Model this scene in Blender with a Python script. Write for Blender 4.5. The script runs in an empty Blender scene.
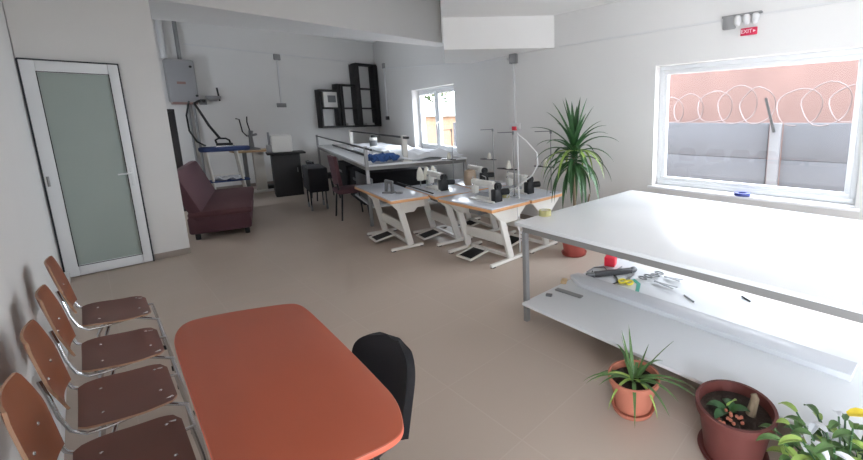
import bpy, bmesh, math, random
from mathutils import Vector, Matrix, Euler
random.seed(7)
C = bpy.context.scene.collection
R = math.radians
PI = math.pi

# ------------------------------------------------------------------ materials
MATS = {}
def srgb(r, g, b):
    f = lambda c: (c/255/12.92) if c/255 <= .04045 else ((c/255+.055)/1.055)**2.4
    return (f(r), f(g), f(b), 1)
def mat(name, col, rough=.5, metal=0., var=0., scale=8., bump=0., bscale=60., spec=.5, stretch=(1,1,1), trans=0., alpha=1.):
    m = bpy.data.materials.new(name); m.use_nodes = True
    nt = m.node_tree; b = nt.nodes['Principled BSDF']
    b.inputs['Base Color'].default_value = col
    b.inputs['Roughness'].default_value = rough
    b.inputs['Metallic'].default_value = metal
    b.inputs['Specular IOR Level'].default_value = spec
    b.inputs['Transmission Weight'].default_value = trans
    b.inputs['Alpha'].default_value = alpha
    tc = nt.nodes.new('ShaderNodeTexCoord'); mp = nt.nodes.new('ShaderNodeMapping')
    mp.inputs['Scale'].default_value = stretch
    nt.links.new(tc.outputs['Object'], mp.inputs['Vector'])
    n = nt.nodes.new('ShaderNodeTexNoise'); n.inputs['Scale'].default_value = scale; n.inputs['Detail'].default_value = 5
    nt.links.new(mp.outputs[0], n.inputs['Vector'])
    mx = nt.nodes.new('ShaderNodeMix'); mx.data_type = 'RGBA'
    lo = tuple(c*(1-var) for c in col[:3])+(1,); hi = tuple(min(1, c*(1+var)) for c in col[:3])+(1,)
    mx.inputs[6].default_value = lo; mx.inputs[7].default_value = hi
    nt.links.new(n.outputs['Fac'], mx.inputs[0]); nt.links.new(mx.outputs[2], b.inputs['Base Color'])
    if bump:
        n2 = nt.nodes.new('ShaderNodeTexNoise'); n2.inputs['Scale'].default_value = bscale
        nt.links.new(tc.outputs['Object'], n2.inputs['Vector'])
        bp = nt.nodes.new('ShaderNodeBump'); bp.inputs['Strength'].default_value = bump; bp.inputs['Distance'].default_value = .01
        nt.links.new(n2.outputs['Fac'], bp.inputs['Height']); nt.links.new(bp.outputs[0], b.inputs['Normal'])
    MATS[name] = m
    return m
mat('wall_paint', srgb(222,221,219), .85, var=.02, scale=2, bump=.05, bscale=90)
mat('ceiling_paint', srgb(246,245,243), .9, var=.015, scale=2)
mat('white_pvc', srgb(228,230,232), .35, var=.01)
mat('white_sill', srgb(235,236,238), .4, var=.01)
mat('baseboard_tile', srgb(150,140,132), .4, var=.06, scale=5)
mat('orange_laminate', srgb(164,80,54), .42, var=.2, scale=3.2, stretch=(1,.22,1))
mat('table_edge', srgb(222,112,88), .4, var=.03)
mat('chair_ply', srgb(136,76,46), .38, var=.16, scale=5, stretch=(1,1,.25))
mat('seat_ply', srgb(98,54,42), .38, var=.16, scale=5, stretch=(.3,1,1))
mat('ply_edge', srgb(160,124,98), .5, var=.08, scale=20)
mat('chrome', srgb(200,200,202), .25, metal=1, var=.03)
mat('steel', srgb(150,150,150), .45, metal=.6, var=.06)
mat('grey_rail', srgb(128,126,124), .5, var=.06)
mat('black_plastic', srgb(22,22,24), .45, var=.1)
mat('black_fabric', srgb(24,23,27), .9, var=.15, scale=40, bump=.2, bscale=300)
mat('maroon', srgb(84,54,60), .9, var=.14, scale=12, bump=.25, bscale=200)
mat('maroon_seat', srgb(88,54,58), .85, var=.12, scale=12, bump=.2, bscale=200)
mat('white_melamine', srgb(230,232,234), .22, var=.01, scale=3)
mat('cutter_grey', srgb(62,62,64), .45, var=.1)
mat('carton_white', srgb(214,216,220), .2, var=.01)
mat('white_metal', srgb(222,219,212), .4, var=.04, scale=10)
mat('sew_top', srgb(196,200,208), .25, var=.05, scale=8)
mat('wood_edge', srgb(214,160,110), .5, var=.1, scale=14)
mat('light_wood', srgb(196,166,126), .5, var=.08, scale=10)
mat('machine_white', srgb(214,212,206), .35, var=.04)
mat('machine_grey', srgb(120,122,124), .4, var=.1, metal=.3)
mat('dark_wood', srgb(30,24,24), .5, var=.2, scale=10)
mat('shelf_black', srgb(22,20,21), .55, var=.15)
mat('boiler_grey', srgb(150,150,152), .4, var=.03)
mat('copper_red', srgb(140,110,104), .5, var=.2, scale=12)
mat('conduit', srgb(216,216,216), .5, var=.02)
mat('conduit_grey', srgb(140,140,140), .5, var=.05)
mat('red_plastic', srgb(214,40,60), .4, var=.05)
mat('sign_red', srgb(205,35,75), .5, var=.03)
mat('white_letter', srgb(240,225,230), .5)
mat('blue_plastic', srgb(50,62,130), .35, var=.08)
mat('blue_cover', srgb(58,74,120), .85, var=.15, scale=14)
mat('denim', srgb(50,84,140), .9, var=.3, scale=20)
mat('terracotta', srgb(188,116,94), .6, var=.06, scale=8)
mat('terracotta_dark', srgb(98,50,45), .55, var=.06, scale=8)
mat('terracotta_red', srgb(168,82,74), .55, var=.06)
mat('soil', srgb(52,40,34), .95, var=.4, scale=50, bump=.8, bscale=90)
mat('leaf', srgb(86,118,66), .45, var=.4, scale=14)
mat('leaf_dark', srgb(50,88,48), .45, var=.4, scale=12)
mat('leaf_light', srgb(150,176,90), .45, var=.25, scale=12)
mat('leaf_yellow', srgb(222,196,50), .5, var=.15)
mat('leaf_dry', srgb(150,150,110), .6, var=.2)
mat('trunk', srgb(120,104,84), .8, var=.25, scale=30)
mat('tape_tan', srgb(170,164,112), .6, var=.05)
mat('yellow', srgb(226,210,60), .45, var=.05)
mat('teal', srgb(50,160,140), .35, var=.05)
mat('beige_cloth', srgb(172,152,132), .9, var=.12, scale=20)
mat('cream_cone', srgb(226,222,210), .8, var=.05)
mat('white_cloth', srgb(222,224,228), .9, var=.04, scale=10, bump=.4, bscale=25)
mat('concrete', srgb(78,79,83), .9, var=.1, scale=3)
mat('concrete_post', srgb(98,98,100), .9, var=.06, scale=5)
mat('far_red', srgb(92,70,64), .9, var=.3, scale=1.1)
mat('far_orange', srgb(120,92,72), .9, var=.08, scale=2)
mat('render_white', srgb(150,150,146), .9, var=.05)
mat('wire', srgb(88,76,74), .6)
mat('grass_ground', srgb(76,78,72), .95, var=.2, scale=4)
mat('rubber', srgb(30,30,30), .7)
mat('printed_card', srgb(206,204,200), .6, var=.04)
mat('grey_card', srgb(96,98,100), .6, var=.3, scale=40)
mat('dark_glass', srgb(60,64,70), .2)
mat('tree_leaf', srgb(76,88,60), .7, var=.4, scale=6)

def floor_mat():
    m = bpy.data.materials.new('floor_tiles'); m.use_nodes = True; nt = m.node_tree; b = nt.nodes['Principled BSDF']
    tc = nt.nodes.new('ShaderNodeTexCoord')
    br = nt.nodes.new('ShaderNodeTexBrick'); br.offset = 0; br.inputs['Scale'].default_value = 1
    br.inputs['Brick Width'].default_value = .62; br.inputs['Row Height'].default_value = .62
    br.inputs['Mortar Size'].default_value = .004; br.inputs['Mortar Smooth'].default_value = .3
    br.inputs['Color1'].default_value = srgb(182,167,154); br.inputs['Color2'].default_value = srgb(180,165,152)
    br.inputs['Mortar'].default_value = srgb(186,172,160)
    nt.links.new(tc.outputs['Object'], br.inputs['Vector'])
    n = nt.nodes.new('ShaderNodeTexNoise'); n.inputs['Scale'].default_value = 2.5; n.inputs['Detail'].default_value = 6
    nt.links.new(tc.outputs['Object'], n.inputs['Vector'])
    mx = nt.nodes.new('ShaderNodeMix'); mx.data_type = 'RGBA'; mx.blend_type = 'MULTIPLY'; mx.inputs[0].default_value = .25
    nt.links.new(br.outputs['Color'], mx.inputs[6]); nt.links.new(n.outputs['Color'], mx.inputs[7])
    nt.links.new(br.outputs['Color'], b.inputs['Base Color'])
    mr = nt.nodes.new('ShaderNodeMapRange'); mr.inputs[3].default_value = .34; mr.inputs[4].default_value = .5
    nt.links.new(n.outputs['Fac'], mr.inputs[0]); nt.links.new(mr.outputs[0], b.inputs['Roughness'])
    MATS['floor_tiles'] = m
floor_mat()
def glass_mat(name, col, rough, frosted=False):
    m = bpy.data.materials.new(name); m.use_nodes = True; nt = m.node_tree
    for n in list(nt.nodes): nt.nodes.remove(n)
    out = nt.nodes.new('ShaderNodeOutputMaterial')
    if frosted:
        b = nt.nodes.new('ShaderNodeBsdfPrincipled'); b.inputs['Base Color'].default_value = col
        b.inputs['Roughness'].default_value = rough; b.inputs['Transmission Weight'].default_value = .25
        b.inputs['IOR'].default_value = 1.3
        nt.links.new(b.outputs[0], out.inputs[0])
    else:
        t = nt.nodes.new('ShaderNodeBsdfTransparent'); t.inputs[0].default_value = col
        g = nt.nodes.new('ShaderNodeBsdfGlossy'); g.inputs['Roughness'].default_value = .02
        mx = nt.nodes.new('ShaderNodeMixShader')
        mx.inputs[0].default_value = .03; nt.links.new(t.outputs[0], mx.inputs[1]); nt.links.new(g.outputs[0], mx.inputs[2])
        nt.links.new(mx.outputs[0], out.inputs[0])
    MATS[name] = m
glass_mat('window_glass', (.97,.98,1,1), 0)
glass_mat('frosted_glass', srgb(176,188,182), .3, True)

# ------------------------------------------------------------------ mesh builder
class MB:
    def __init__(s): s.bm = bmesh.new()
    def _add(s, verts, faces):
        vs = [s.bm.verts.new(v) for v in verts]
        for f in faces:
            try: s.bm.faces.new([vs[i] for i in f])
            except ValueError: pass
        return vs
    def box(s, c, d, rz=0, bev=0, rot=None):
        M = Matrix.Translation(c) @ ((rot.to_matrix().to_4x4()) if rot else Matrix.Rotation(rz, 4, 'Z'))
        t = bmesh.new(); bmesh.ops.create_cube(t, size=1)
        for v in t.verts: v.co = Vector((v.co.x*d[0], v.co.y*d[1], v.co.z*d[2]))
        if bev: bmesh.ops.bevel(t, geom=t.edges[:], offset=min(bev, min(d)*.45), segments=2, affect='EDGES', profile=.5)
        s._merge(t, M); return s
    def _merge(s, t, M=Matrix()):
        t.verts.index_update(); vs = [s.bm.verts.new(M @ v.co) for v in t.verts]
        for f in t.faces:
            try: s.bm.faces.new([vs[v.index] for v in f.verts])
            except ValueError: pass
        t.free()
    def bar(s, p, q, w, h, bev=0):
        p, q = Vector(p), Vector(q); d = q-p; L = d.length
        z = d.normalized(); up = Vector((0,0,1)) if abs(z.z) < .95 else Vector((0,1,0))
        x = up.cross(z).normalized(); y = z.cross(x)
        M = Matrix((x, y, z)).transposed().to_4x4(); M.translation = (p+q)/2
        t = bmesh.new(); bmesh.ops.create_cube(t, size=1)
        for v in t.verts: v.co = Vector((v.co.x*w, v.co.y*h, v.co.z*L))
        if bev: bmesh.ops.bevel(t, geom=t.edges[:], offset=bev, segments=2, affect='EDGES', profile=.5)
        s._merge(t, M); return s
    def tube(s, pts, r, seg=8, cap=True, closed=False):
        pts = [Vector(p) for p in pts]; n = len(pts); rings = []
        rr = r if isinstance(r, (list, tuple)) else [r]*n
        prev = None
        for i, p in enumerate(pts):
            if closed: d = pts[(i+1) % n]-pts[i-1]
            else: d = (pts[min(i+1, n-1)]-pts[max(i-1, 0)])
            d.normalize()
            if prev is None:
                u = Vector((0,0,1)) if abs(d.z) < .9 else Vector((1,0,0))
                a = d.cross(u).normalized()
            else:
                a = (prev - d*prev.dot(d)); a = a.normalized() if a.length > 1e-6 else d.orthogonal().normalized()
            prev = a; b = d.cross(a)
            rings.append([s.bm.verts.new(p+(a*math.cos(k*2*PI/seg)+b*math.sin(k*2*PI/seg))*rr[i]) for k in range(seg)])
        m = n if closed else n-1
        for i in range(m):
            A, B = rings[i], rings[(i+1) % n]
            for k in range(seg):
                s.bm.faces.new([A[k], A[(k+1) % seg], B[(k+1) % seg], B[k]])
        if cap and not closed:
            s.bm.faces.new(rings[0][::-1]); s.bm.faces.new(rings[-1])
        return s
    def cyl(s, p, q, r, seg=16): return s.tube([p, q], r, seg)
    def lathe(s, prof, c=(0,0,0), seg=32, sx=1, sy=1, rot=None):
        c = Vector(c); rings = []
        for r, z in prof:
            ring = []
            for k in range(seg):
                v = Vector((r*sx*math.cos(2*PI*k/seg), r*sy*math.sin(2*PI*k/seg), z))
                if rot: v.rotate(rot)
                ring.append(s.bm.verts.new(c+v))
            rings.append(ring)
        for i in range(len(rings)-1):
            A, B = rings[i], rings[i+1]
            for k in range(seg): s.bm.faces.new([A[k], A[(k+1) % seg], B[(k+1) % seg], B[k]])
        s.bm.faces.new(rings[0][::-1]); s.bm.faces.new(rings[-1])
        return s
    def prism(s, poly, z0, z1, bev=0):
        t = bmesh.new(); n = len(poly)
        a = [t.verts.new((x, y, z0)) for x, y in poly]; b = [t.verts.new((x, y, z1)) for x, y in poly]
        t.faces.new(a[::-1]); t.faces.new(b)
        for i in range(n): t.faces.new([a[i], a[(i+1) % n], b[(i+1) % n], b[i]])
        bmesh.ops.recalc_face_normals(t, faces=t.faces)
        if bev:
            top = [e for e in t.edges if abs(e.verts[0].co.z-e.verts[1].co.z) < 1e-6]
            bmesh.ops.bevel(t, geom=top, offset=bev, segments=2, affect='EDGES', profile=.5)
        s._merge(t); return s
    def grid(s, P, thick, rim=0):
        """P[i][j] grid of points -> a slab of given thickness along local normals"""
        ni, nj = len(P), len(P[0]); P = [[Vector(p) for p in r] for r in P]
        def nrm(i, j):
            a = P[min(i+1, ni-1)][j]-P[max(i-1, 0)][j]; b = P[i][min(j+1, nj-1)]-P[i][max(j-1, 0)]
            return a.cross(b).normalized()
        A = [[s.bm.verts.new(P[i][j]+nrm(i, j)*thick/2) for j in range(nj)] for i in range(ni)]
        B = [[s.bm.verts.new(P[i][j]-nrm(i, j)*thick/2) for j in range(nj)] for i in range(ni)]
        for i in range(ni-1):
            for j in range(nj-1):
                s.bm.faces.new([A[i][j], A[i+1][j], A[i+1][j+1], A[i][j+1]])
                s.bm.faces.new([B[i][j], B[i][j+1], B[i+1][j+1], B[i+1][j]])
        for i in range(ni-1):
            s.bm.faces.new([A[i][0], B[i][0], B[i+1][0], A[i+1][0]]).material_index = rim
            s.bm.faces.new([A[i][-1], A[i+1][-1], B[i+1][-1], B[i][-1]]).material_index = rim
        for j in range(nj-1):
            s.bm.faces.new([A[0][j], A[0][j+1], B[0][j+1], B[0][j]]).material_index = rim
            s.bm.faces.new([A[-1][j], B[-1][j], B[-1][j+1], A[-1][j+1]]).material_index = rim
        return s
    def leaf(s, base, direction, length, width, droop=.5, seg=6, fold=.15, blunt=False):
        """a leaf blade: folded strip that arcs down under gravity, with a little thickness"""
        p = Vector(base); d = Vector(direction).normalized(); rows = []
        step = length/seg
        for i in range(seg+1):
            t = i/seg
            w = width*(math.sin(PI*min(1, .12+t*.88))**.8 if blunt else (1-t)**.7*min(1, .45+t*3))
            w = max(w, .0006)
            side = d.cross(Vector((0,0,1)))
            side = side.normalized() if side.length > .05 else Vector((1,0,0))
            up = side.cross(d).normalized()
            rows.append((p+side*w/2+up*w*fold, p.copy(), p-side*w/2+up*w*fold))
            d = (d+Vector((0,0,-droop*step/length*(1+t)))).normalized(); p = p+d*step
        th = .0012
        T = [[s.bm.verts.new(v) for v in r] for r in rows]
        Bt = [[s.bm.verts.new(v-Vector((0,0,th))) for v in r] for r in rows]
        for i in range(seg):
            for j in (0, 1):
                s.bm.faces.new([T[i][j], T[i][j+1], T[i+1][j+1], T[i+1][j]])
                s.bm.faces.new([Bt[i][j], Bt[i+1][j], Bt[i+1][j+1], Bt[i][j+1]])
            s.bm.faces.new([T[i][0], T[i+1][0], Bt[i+1][0], Bt[i][0]])
            s.bm.faces.new([T[i][2], Bt[i][2], Bt[i+1][2], T[i+1][2]])
        return s
    def ball(s, c, r, seg=12):
        if not isinstance(r, (tuple, list)): r = (r, r, r)
        t = bmesh.new(); bmesh.ops.create_uvsphere(t, u_segments=seg, v_segments=max(6, seg//2), radius=1)
        s._merge(t, Matrix.Translation(c) @ Matrix.Diagonal((r[0], r[1], r[2], 1))); return s
    def build(s, name, m, parent=None, loc=None, rz=None, recalc=True, rim=None):
        if recalc: bmesh.ops.recalc_face_normals(s.bm, faces=s.bm.faces)
        me = bpy.data.meshes.new(name); s.bm.to_mesh(me); s.bm.free()
        me.materials.append(MATS[m])
        if rim: me.materials.append(MATS[rim])
        me.polygons.foreach_set('use_smooth', [True]*len(me.polygons))
        try: me.set_sharp_from_angle(angle=R(35))
        except Exception: pass
        o = bpy.data.objects.new(name, me); C.objects.link(o)
        if parent is not None: o.parent = parent
        if loc is not None: o.location = loc
        if rz is not None: o.rotation_euler.z = rz
        return o

def thing(name, label, cat, loc=(0,0,0), rz=0, group=None):
    o = bpy.data.objects.new(name, None); C.objects.link(o)
    o.empty_display_size = .1
    o.location = loc; o.rotation_euler = (0, 0, rz); o['label'] = label; o['category'] = cat
    if group: o['group'] = group
    return o
def tag(o, label, cat, group=None):
    o['label'] = label; o['category'] = cat
    if group: o['group'] = group
    return o
def struct(o):
    o['kind'] = 'structure'; return o
def children(o): return [c for c in bpy.data.objects if c.parent == o]
def dup(root, loc, rz, label, group=None):
    def cp(o, parent):
        c = o.copy(); C.objects.link(c)
        if parent is not None: c.parent = parent
        for k in kids[o.name]: cp(k, c)
        return c
    kids = {}
    def walk(o):
        kids[o.name] = children(o)
        for k in kids[o.name]: walk(k)
    walk(root)
    r = cp(root, None); r.location = loc; r.rotation_euler = (0, 0, rz); r['label'] = label
    if group: r['group'] = group
    return r

# ------------------------------------------------------------------ the room
XL, XR, YD, YB, YN, ZC, ZA = -.30, 4.4, 6.35, 11.6, -3.0, 2.94, 3.75
S0, S1 = Vector((4.4, 4.45, 0)), Vector((5.9, 11.6, 0))      # slanted alcove wall
SD = (S1-S0).normalized(); SN = Vector((-SD.y, SD.x, 0))      # SN points into the room
if SN.x > 0: SN = -SN
def sp(s_, z, off=0):
    p = S0+SD*s_+SN*off; return (p.x, p.y, z)
SA = math.atan2(SD.y, SD.x)-PI/2                              # rotation of the slanted frame

mb = MB(); mb.box((2.9, (YN+YB)/2+.1, -.06), (8.2, YB-YN+.6, .12)); struct(mb.build('floor', 'floor_tiles'))
mb = MB(); mb.box((2.35, (YN+YD)/2, 3.76), (5.9, YD-YN, .12)); struct(mb.build('ceiling', 'ceiling_paint'))
mb = MB(); mb.prism([(3.44,4.77), (3.0,4.17), (2.2,3.05), (2.2,YN), (4.75,YN), (4.75,6.35), (4.55,6.35)], ZC, 3.7); struct(mb.build('ceiling', 'ceiling_paint'))
mb = MB(); mb.box((2.9, (YD+YB)/2+.1, ZA+.06), (8, YB-YD+.4, .12)); struct(mb.build('ceiling', 'ceiling_paint'))
mb = MB(); mb.box((XL-.1, (YD-.5)/2+.05, 1.9), (.2, YD+.5+.1, 3.8)); mb.box((XL-.1, -2.95, 1.9), (.2, .5, 3.8)); mb.box((XL-.1, -1.6, .05), (.2, 2.2, .1)); mb.box((XL-.1, -1.6, 2.75), (.2, 2.2, 2.1)); struct(mb.build('wall_left', 'wall_paint'))

# wall with the door (opening cut for the leaf)
mb = MB()
mb.box((-.33, YD+.1, 1.9), (.07, .2, 3.8)); mb.box((.54, YD+.1, 1.9), (.32, .2, 3.8)); mb.box((.04, YD+.1, 3.005), (.68, .2, 1.59))
struct(mb.build('wall_door', 'wall_paint'))
mb = MB(); mb.box((-.6, 7.55, 1.9), (.2, 2.3, 3.9)); mb.box((-.6, 10.65, 1.9), (.2, 1.9, 3.9)); mb.box((-.6, 9.2, .5), (.2, 1.0, 1.1)); mb.box((-.6, 9.2, 2.95), (.2, 1.0, 1.8)); struct(mb.build('wall_alcove_left', 'wall_paint'))
mb = MB(); mb.box((-.6, 9.2, 1.08), (.08, 1.0, .06)); mb.box((-.6, 9.2, 2.02), (.08, 1.0, .06))  # hidden alcove window, added to light the back wall
for y in (8.73, 9.67): mb.box((-.6, y, 1.55), (.08, .06, .88))
w4 = struct(mb.build('window_5', 'white_pvc'))
mb = MB(); mb.box((-.6, 9.2, 1.55), (.01, .9, .9)); mb.build('pane', 'window_glass', w4)
mb = MB(); mb.box((-.35, YD+.24, 1.9), (1.9, .06, 3.9)); mb.bm.free()
mb = MB(); mb.box((2.9, YB+.1, 1.9), (7.4, .2, 3.9)); struct(mb.build('wall_back', 'wall_paint'))
# room behind the frosted door: a shallow back panel so the opening is closed
mb = MB(); mb.box((.06, YD+.18, 1.15), (.66, .04, 2.3)); struct(mb.build('wall_behind_door', 'wall_paint'))

# right wall with window opening Y .27-2.09, Z .74-2.15
W1 = (.16, 2.09, .74, 2.15)
mb = MB()
ys = [YN, -2.35, -.4, W1[0], W1[1], 4.45]
for k in range(0, 6, 2): mb.box((XR+.15, (ys[k]+ys[k+1])/2, 1.47), (.3, ys[k+1]-ys[k], 2.94))
for k in (1, 3):
    mb.box((XR+.15, (ys[k]+ys[k+1])/2, W1[2]/2), (.3, ys[k+1]-ys[k], W1[2])); mb.box((XR+.15, (ys[k]+ys[k+1])/2, (ZC+W1[3])/2), (.3, ys[k+1]-ys[k], ZC-W1[3]))
mb.box((XR+.15, (YN+4.45)/2, 3.37), (.3, 4.45-YN, .86))
struct(mb.build('wall_right', 'wall_paint'))
# slanted wall with window opening s 2.05-4.35, z .84-2.22
W2 = (2.02, 4.35, .84, 2.24); LS = (S1-S0).length
def slab(mb, s0, s1, z0, z1, o0=0, o1=-.3):
    P = [sp(s0, 0, o0), sp(s1, 0, o0), sp(s1, 0, o1), sp(s0, 0, o1)]
    mb.prism([(p[0], p[1]) for p in P], z0, z1)
mb = MB(); slab(mb, 0, W2[0], 0, 3.8); slab(mb, W2[1], LS+.3, 0, 3.8); slab(mb, W2[0], W2[1], 0, W2[2]); slab(mb, W2[0], W2[1], W2[3], 3.8)
struct(mb.build('wall_slanted', 'wall_paint'))
# wall behind the camera with a big window
mb = MB()
mb.box((2.07, YN-.1, 1.9), (5.4, .2, 3.8))
struct(mb.build('wall_near', 'wall_paint'))
# downstand beam at the alcove and the oblique boxed corner
mb = MB(); mb.prism([(.7, YD+.001), (4.74, YD+.001), (4.74, 6.75), (3.9, 6.92), (2.5, 7.3), (1.5, 7.42), (.5, 7.7), (.5, YD+.2), (.7, YD+.2)], 2.94, 3.75); struct(mb.build('trim_1', 'wall_paint'))
mb = MB(); mb.prism([(3.44, 4.77), (4.42, 3.56), (4.42, 4.5), (4.62, 5.6), (4.3, 5.95)], 2.52, ZC+.03); struct(mb.build('trim_2', 'ceiling_paint'))
# baseboards
mb = MB(); mb.box((.54, YD-.006, .035), (.32, .012, .07)); struct(mb.build('baseboard_door', 'baseboard_tile'))
mb = MB(); mb.box((XL+.022, (YN+YD)/2-.05, .045), (.044, YD-YN-.1, .09), bev=.008); struct(mb.build('baseboard_left', 'white_sill'))
mb = MB(); mb.box((2.7, YB-.006, .04), (6.4, .012, .08)); struct(mb.build('baseboard_back', 'baseboard_tile'))
mb = MB(); mb.box((XR-.006, (YN+4.45)/2, .04), (.012, 4.45-YN, .08)); struct(mb.build('baseboard_right', 'baseboard_tile'))

# window 1
def window_frame(mb, y0, y1, z0, z1, x, w=.06, d=.06):
    mb.box((x, (y0+y1)/2, z0+w/2), (d, y1-y0, w), bev=.006); mb.box((x, (y0+y1)/2, z1-w/2), (d, y1-y0, w), bev=.006)
    mb.box((x, y0+w/2, (z0+z1)/2), (d, w, z1-z0-2*w), bev=.006); mb.box((x, y1-w/2, (z0+z1)/2), (d, w, z1-z0-2*w), bev=.006)
wf = MB(); window_frame(wf, W1[0], W1[1], W1[2]+.03, W1[3], 4.56, .05, .08); window_frame(wf, W1[0]+.05, W1[1]-.05, W1[2]+.08, W1[3]-.05, 4.55, .045, .06)
w1 = struct(wf.build('window_1', 'white_pvc'))
g = MB(); g.box((4.56, 1.125, 1.46), (.01, 1.76, 1.25)); g.build('pane', 'window_glass', w1)
g = MB(); g.box((4.46, (W1[0]+W1[1])/2, W1[2]+.01), (.2, W1[1]-W1[0]-.004, .03)); g.box((4.37, (W1[0]+W1[1])/2, W1[2]+.01), (.06, W1[1]-W1[0]+.08, .03), bev=.008); g.build('window_sill', 'white_sill', w1)
# window 2 in the slanted wall
root2 = bpy.data.objects.new('window_2', None); C.objects.link(root2); root2.location = sp(0, 0, 0); root2.rotation_euler.z = SA; struct(root2)
m2 = (W2[0]+W2[1])/2
wf = MB(); window_frame(wf, W2[0], W2[1], W2[2]+.03, W2[3], .2, .06, .08); wf.box((.2, 3.25, 1.54), (.08, .1, 1.3)); wf.build('window_frame', 'white_pvc', root2)
wf = MB(); window_frame(wf, W2[0]+.06, 3.2, W2[2]+.09, W2[3]-.06, .17, .06, .05); wf.build('sash', 'white_pvc', root2)
wf = MB(); window_frame(wf, 3.3, W2[1]-.06, W2[2]+.09, W2[3]-.06, .17, .06, .05); wf.build('sash', 'white_pvc', root2)
g = MB(); g.box((.2, 2.64, 1.54), (.01, 1.04, 1.1)); g.build('pane', 'window_glass', root2)
g = MB(); g.box((.2, 3.8, 1.54), (.01, .9, 1.1)); g.build('pane', 'window_glass', root2)
g = MB(); g.box((.08, m2, W2[2]+.01), (.24, W2[1]-W2[0]-.01, .03), bev=.006); g.build('window_sill', 'white_sill', root2)
g = MB(); g.cyl((.14, 3.17, 1.5), (.1, 3.17, 1.5), .012, 8); g.box((.1, 3.17, 1.44), (.015, .02, .13), bev=.004); g.build('handle', 'white_pvc', root2)
# unseen right-wall window behind the camera, added to let in more daylight
for n_, (ya, yb) in enumerate(((-2.35, -.4),)):
    wf = MB(); window_frame(wf, ya, yb, W1[2]+.03, W1[3], 4.56, .06, .08); added_win = struct(wf.build('window_%d' % (n_+3), 'white_pvc'))
    g = MB(); g.box((4.56, (ya+yb)/2, 1.46), (.01, yb-ya-.12, 1.27)); g.build('pane', 'window_glass', added_win)
LY0, LY1 = -2.7, -.5  # unseen left-wall window, added and set low to light right wall and ceiling
wf = MB(); window_frame(wf, LY0, LY1, .1, 1.7, XL-.1, .06, .08); wf.box((XL-.1, (LY0+LY1)/2, .9), (.07, .06, 1.48))
added_win = struct(wf.build('window_4', 'white_pvc'))
g = MB(); g.box((XL-.1, (LY0+LY1)/2, .9), (.01, LY1-LY0-.1, 1.5)); g.build('pane', 'window_glass', added_win)
# door: frosted glass leaf in a white frame
dr = bpy.data.objects.new('door_1', None); C.objects.link(dr); dr.location = (-.29, YD-.02, 0); struct(dr)
DW, DH = .655, 2.2
f = MB(); f.box((.0, -.012, 1.1), (.012, .04, 2.2)); f.box((.332, -.012, 2.2), (.66, .04, .012)); f.box((DW+.004, -.012, 1.1), (.01, .04, 2.2)); f.build('door_frame', 'dark_glass', dr)
l = MB()
for (x, z, w, h) in ((.055, DH/2, .095, DH-.02), (DW-.04, DH/2, .075, DH-.02), (DW/2+.0125, .065, DW-.18, .11), (DW/2+.0125, DH-.065, DW-.18, .11)):
    l.box((x, -.02, z), (w, .05, h), bev=.006)
l.build('door_leaf', 'white_pvc', dr)
g = MB(); g.box((DW/2+.02, -.02, DH/2), (DW-.13, .016, DH-.2)); g.build('glass_panel', 'frosted_glass', dr)
g = MB()
for x in (.102, DW-.077): g.box((x, -.046, DH/2), (.006, .004, DH-.22))
for z in (.114, DH-.114): g.box((DW/2+.015, -.046, z), (DW-.18, .004, .006))
g.build('glass_seal', 'rubber', dr)
g = MB(); g.box((DW-.04, -.05, 1.0), (.028, .012, .2), bev=.005); g.cyl((DW-.04, -.05, 1.04), (DW-.04, -.09, 1.04), .01, 10)
g.tube([(DW-.04, -.085, 1.04), (DW-.08, -.09, 1.04), (DW-.15, -.085, 1.035)], .009, 10); g.cyl((DW-.04, -.05, .93), (DW-.04, -.07, .93), .012, 10)
g.build('door_handle', 'white_pvc', dr)
for z in (1.02,):
    g = MB(); g.cyl((.03, -.05, z-.05), (.03, -.05, z+.05), .01, 10); g.build('hinge', 'steel', dr)

# ------------------------------------------------------------------ outdoors
mb = MB(); mb.box((16, 4, -.3), (22, 40, .1)); struct(mb.build('ground', 'grass_ground'))
fe = thing('concrete_fence', 'grey concrete panel fence with white post outside the wide window', 'fence', (7.05, 0, -.25))
for (y0, y1, dz) in ((1.42, 9.5, 0), (-5, 1.22, 0)):
    for k in range(3):
        h = .565; p = MB(); p.box((0, (y0+y1)/2, .285+k*.567), (.06, y1-y0, h), bev=.012); p.build('panel', 'concrete', fe)
p = MB(); p.box((-.02, 1.32, .84), (.13, .15, 1.72), bev=.015); p.build('post', 'concrete_post', fe)
p = MB(); p.bar((-.11, 1.33, 1.56), (-.11, 1.48, 2.08), .035, .035); p.build('bracket_bar', 'rubber', fe)
# coiled wire: overlapping loops along the fence top
wi = MB()
cy = 3.0
for k, (cy, cz, r, ph) in enumerate([(3.05, 1.62, .25, 0), (2.72, 1.64, .26, .3), (2.27, 1.66, .28, .1), (1.92, 1.68, .3, .5), (1.62, 1.66, .26, .9), (1.05, 1.62, .29, .2), (.72, 1.66, .3, .6), (.42, 1.66, .26, .4), (.05, 1.66, .3, .1), (-.4, 1.66, .3, .1), (3.6, 1.66, .28, .1), (4.1, 1.66, .28, .1)]):
    pts = [(7.05+.1*math.sin(a*2+ph), cy+r*1.0*math.cos(a)*(1+.08*math.sin(3*a+ph)), cz+.06+r*math.sin(a)*(1+.1*math.cos(2*a+ph*3))) for a in [2*PI*i/22 for i in range(22)]]
    wi.tube(pts, .009, 6, closed=True)
tag(wi.build('razor_wire', 'wire'), 'pale looping coils of wire along the top of the outside fence', 'wire')
rb = thing('red_building', 'reddish plastered wall of a building filling the view behind the fence', 'building', (9.6, 0, -.25))
p = MB(); p.box((.2, 1.6, 1.75), (.4, 8.4, 3.5)); p.build('wall', 'far_red', rb)
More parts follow.
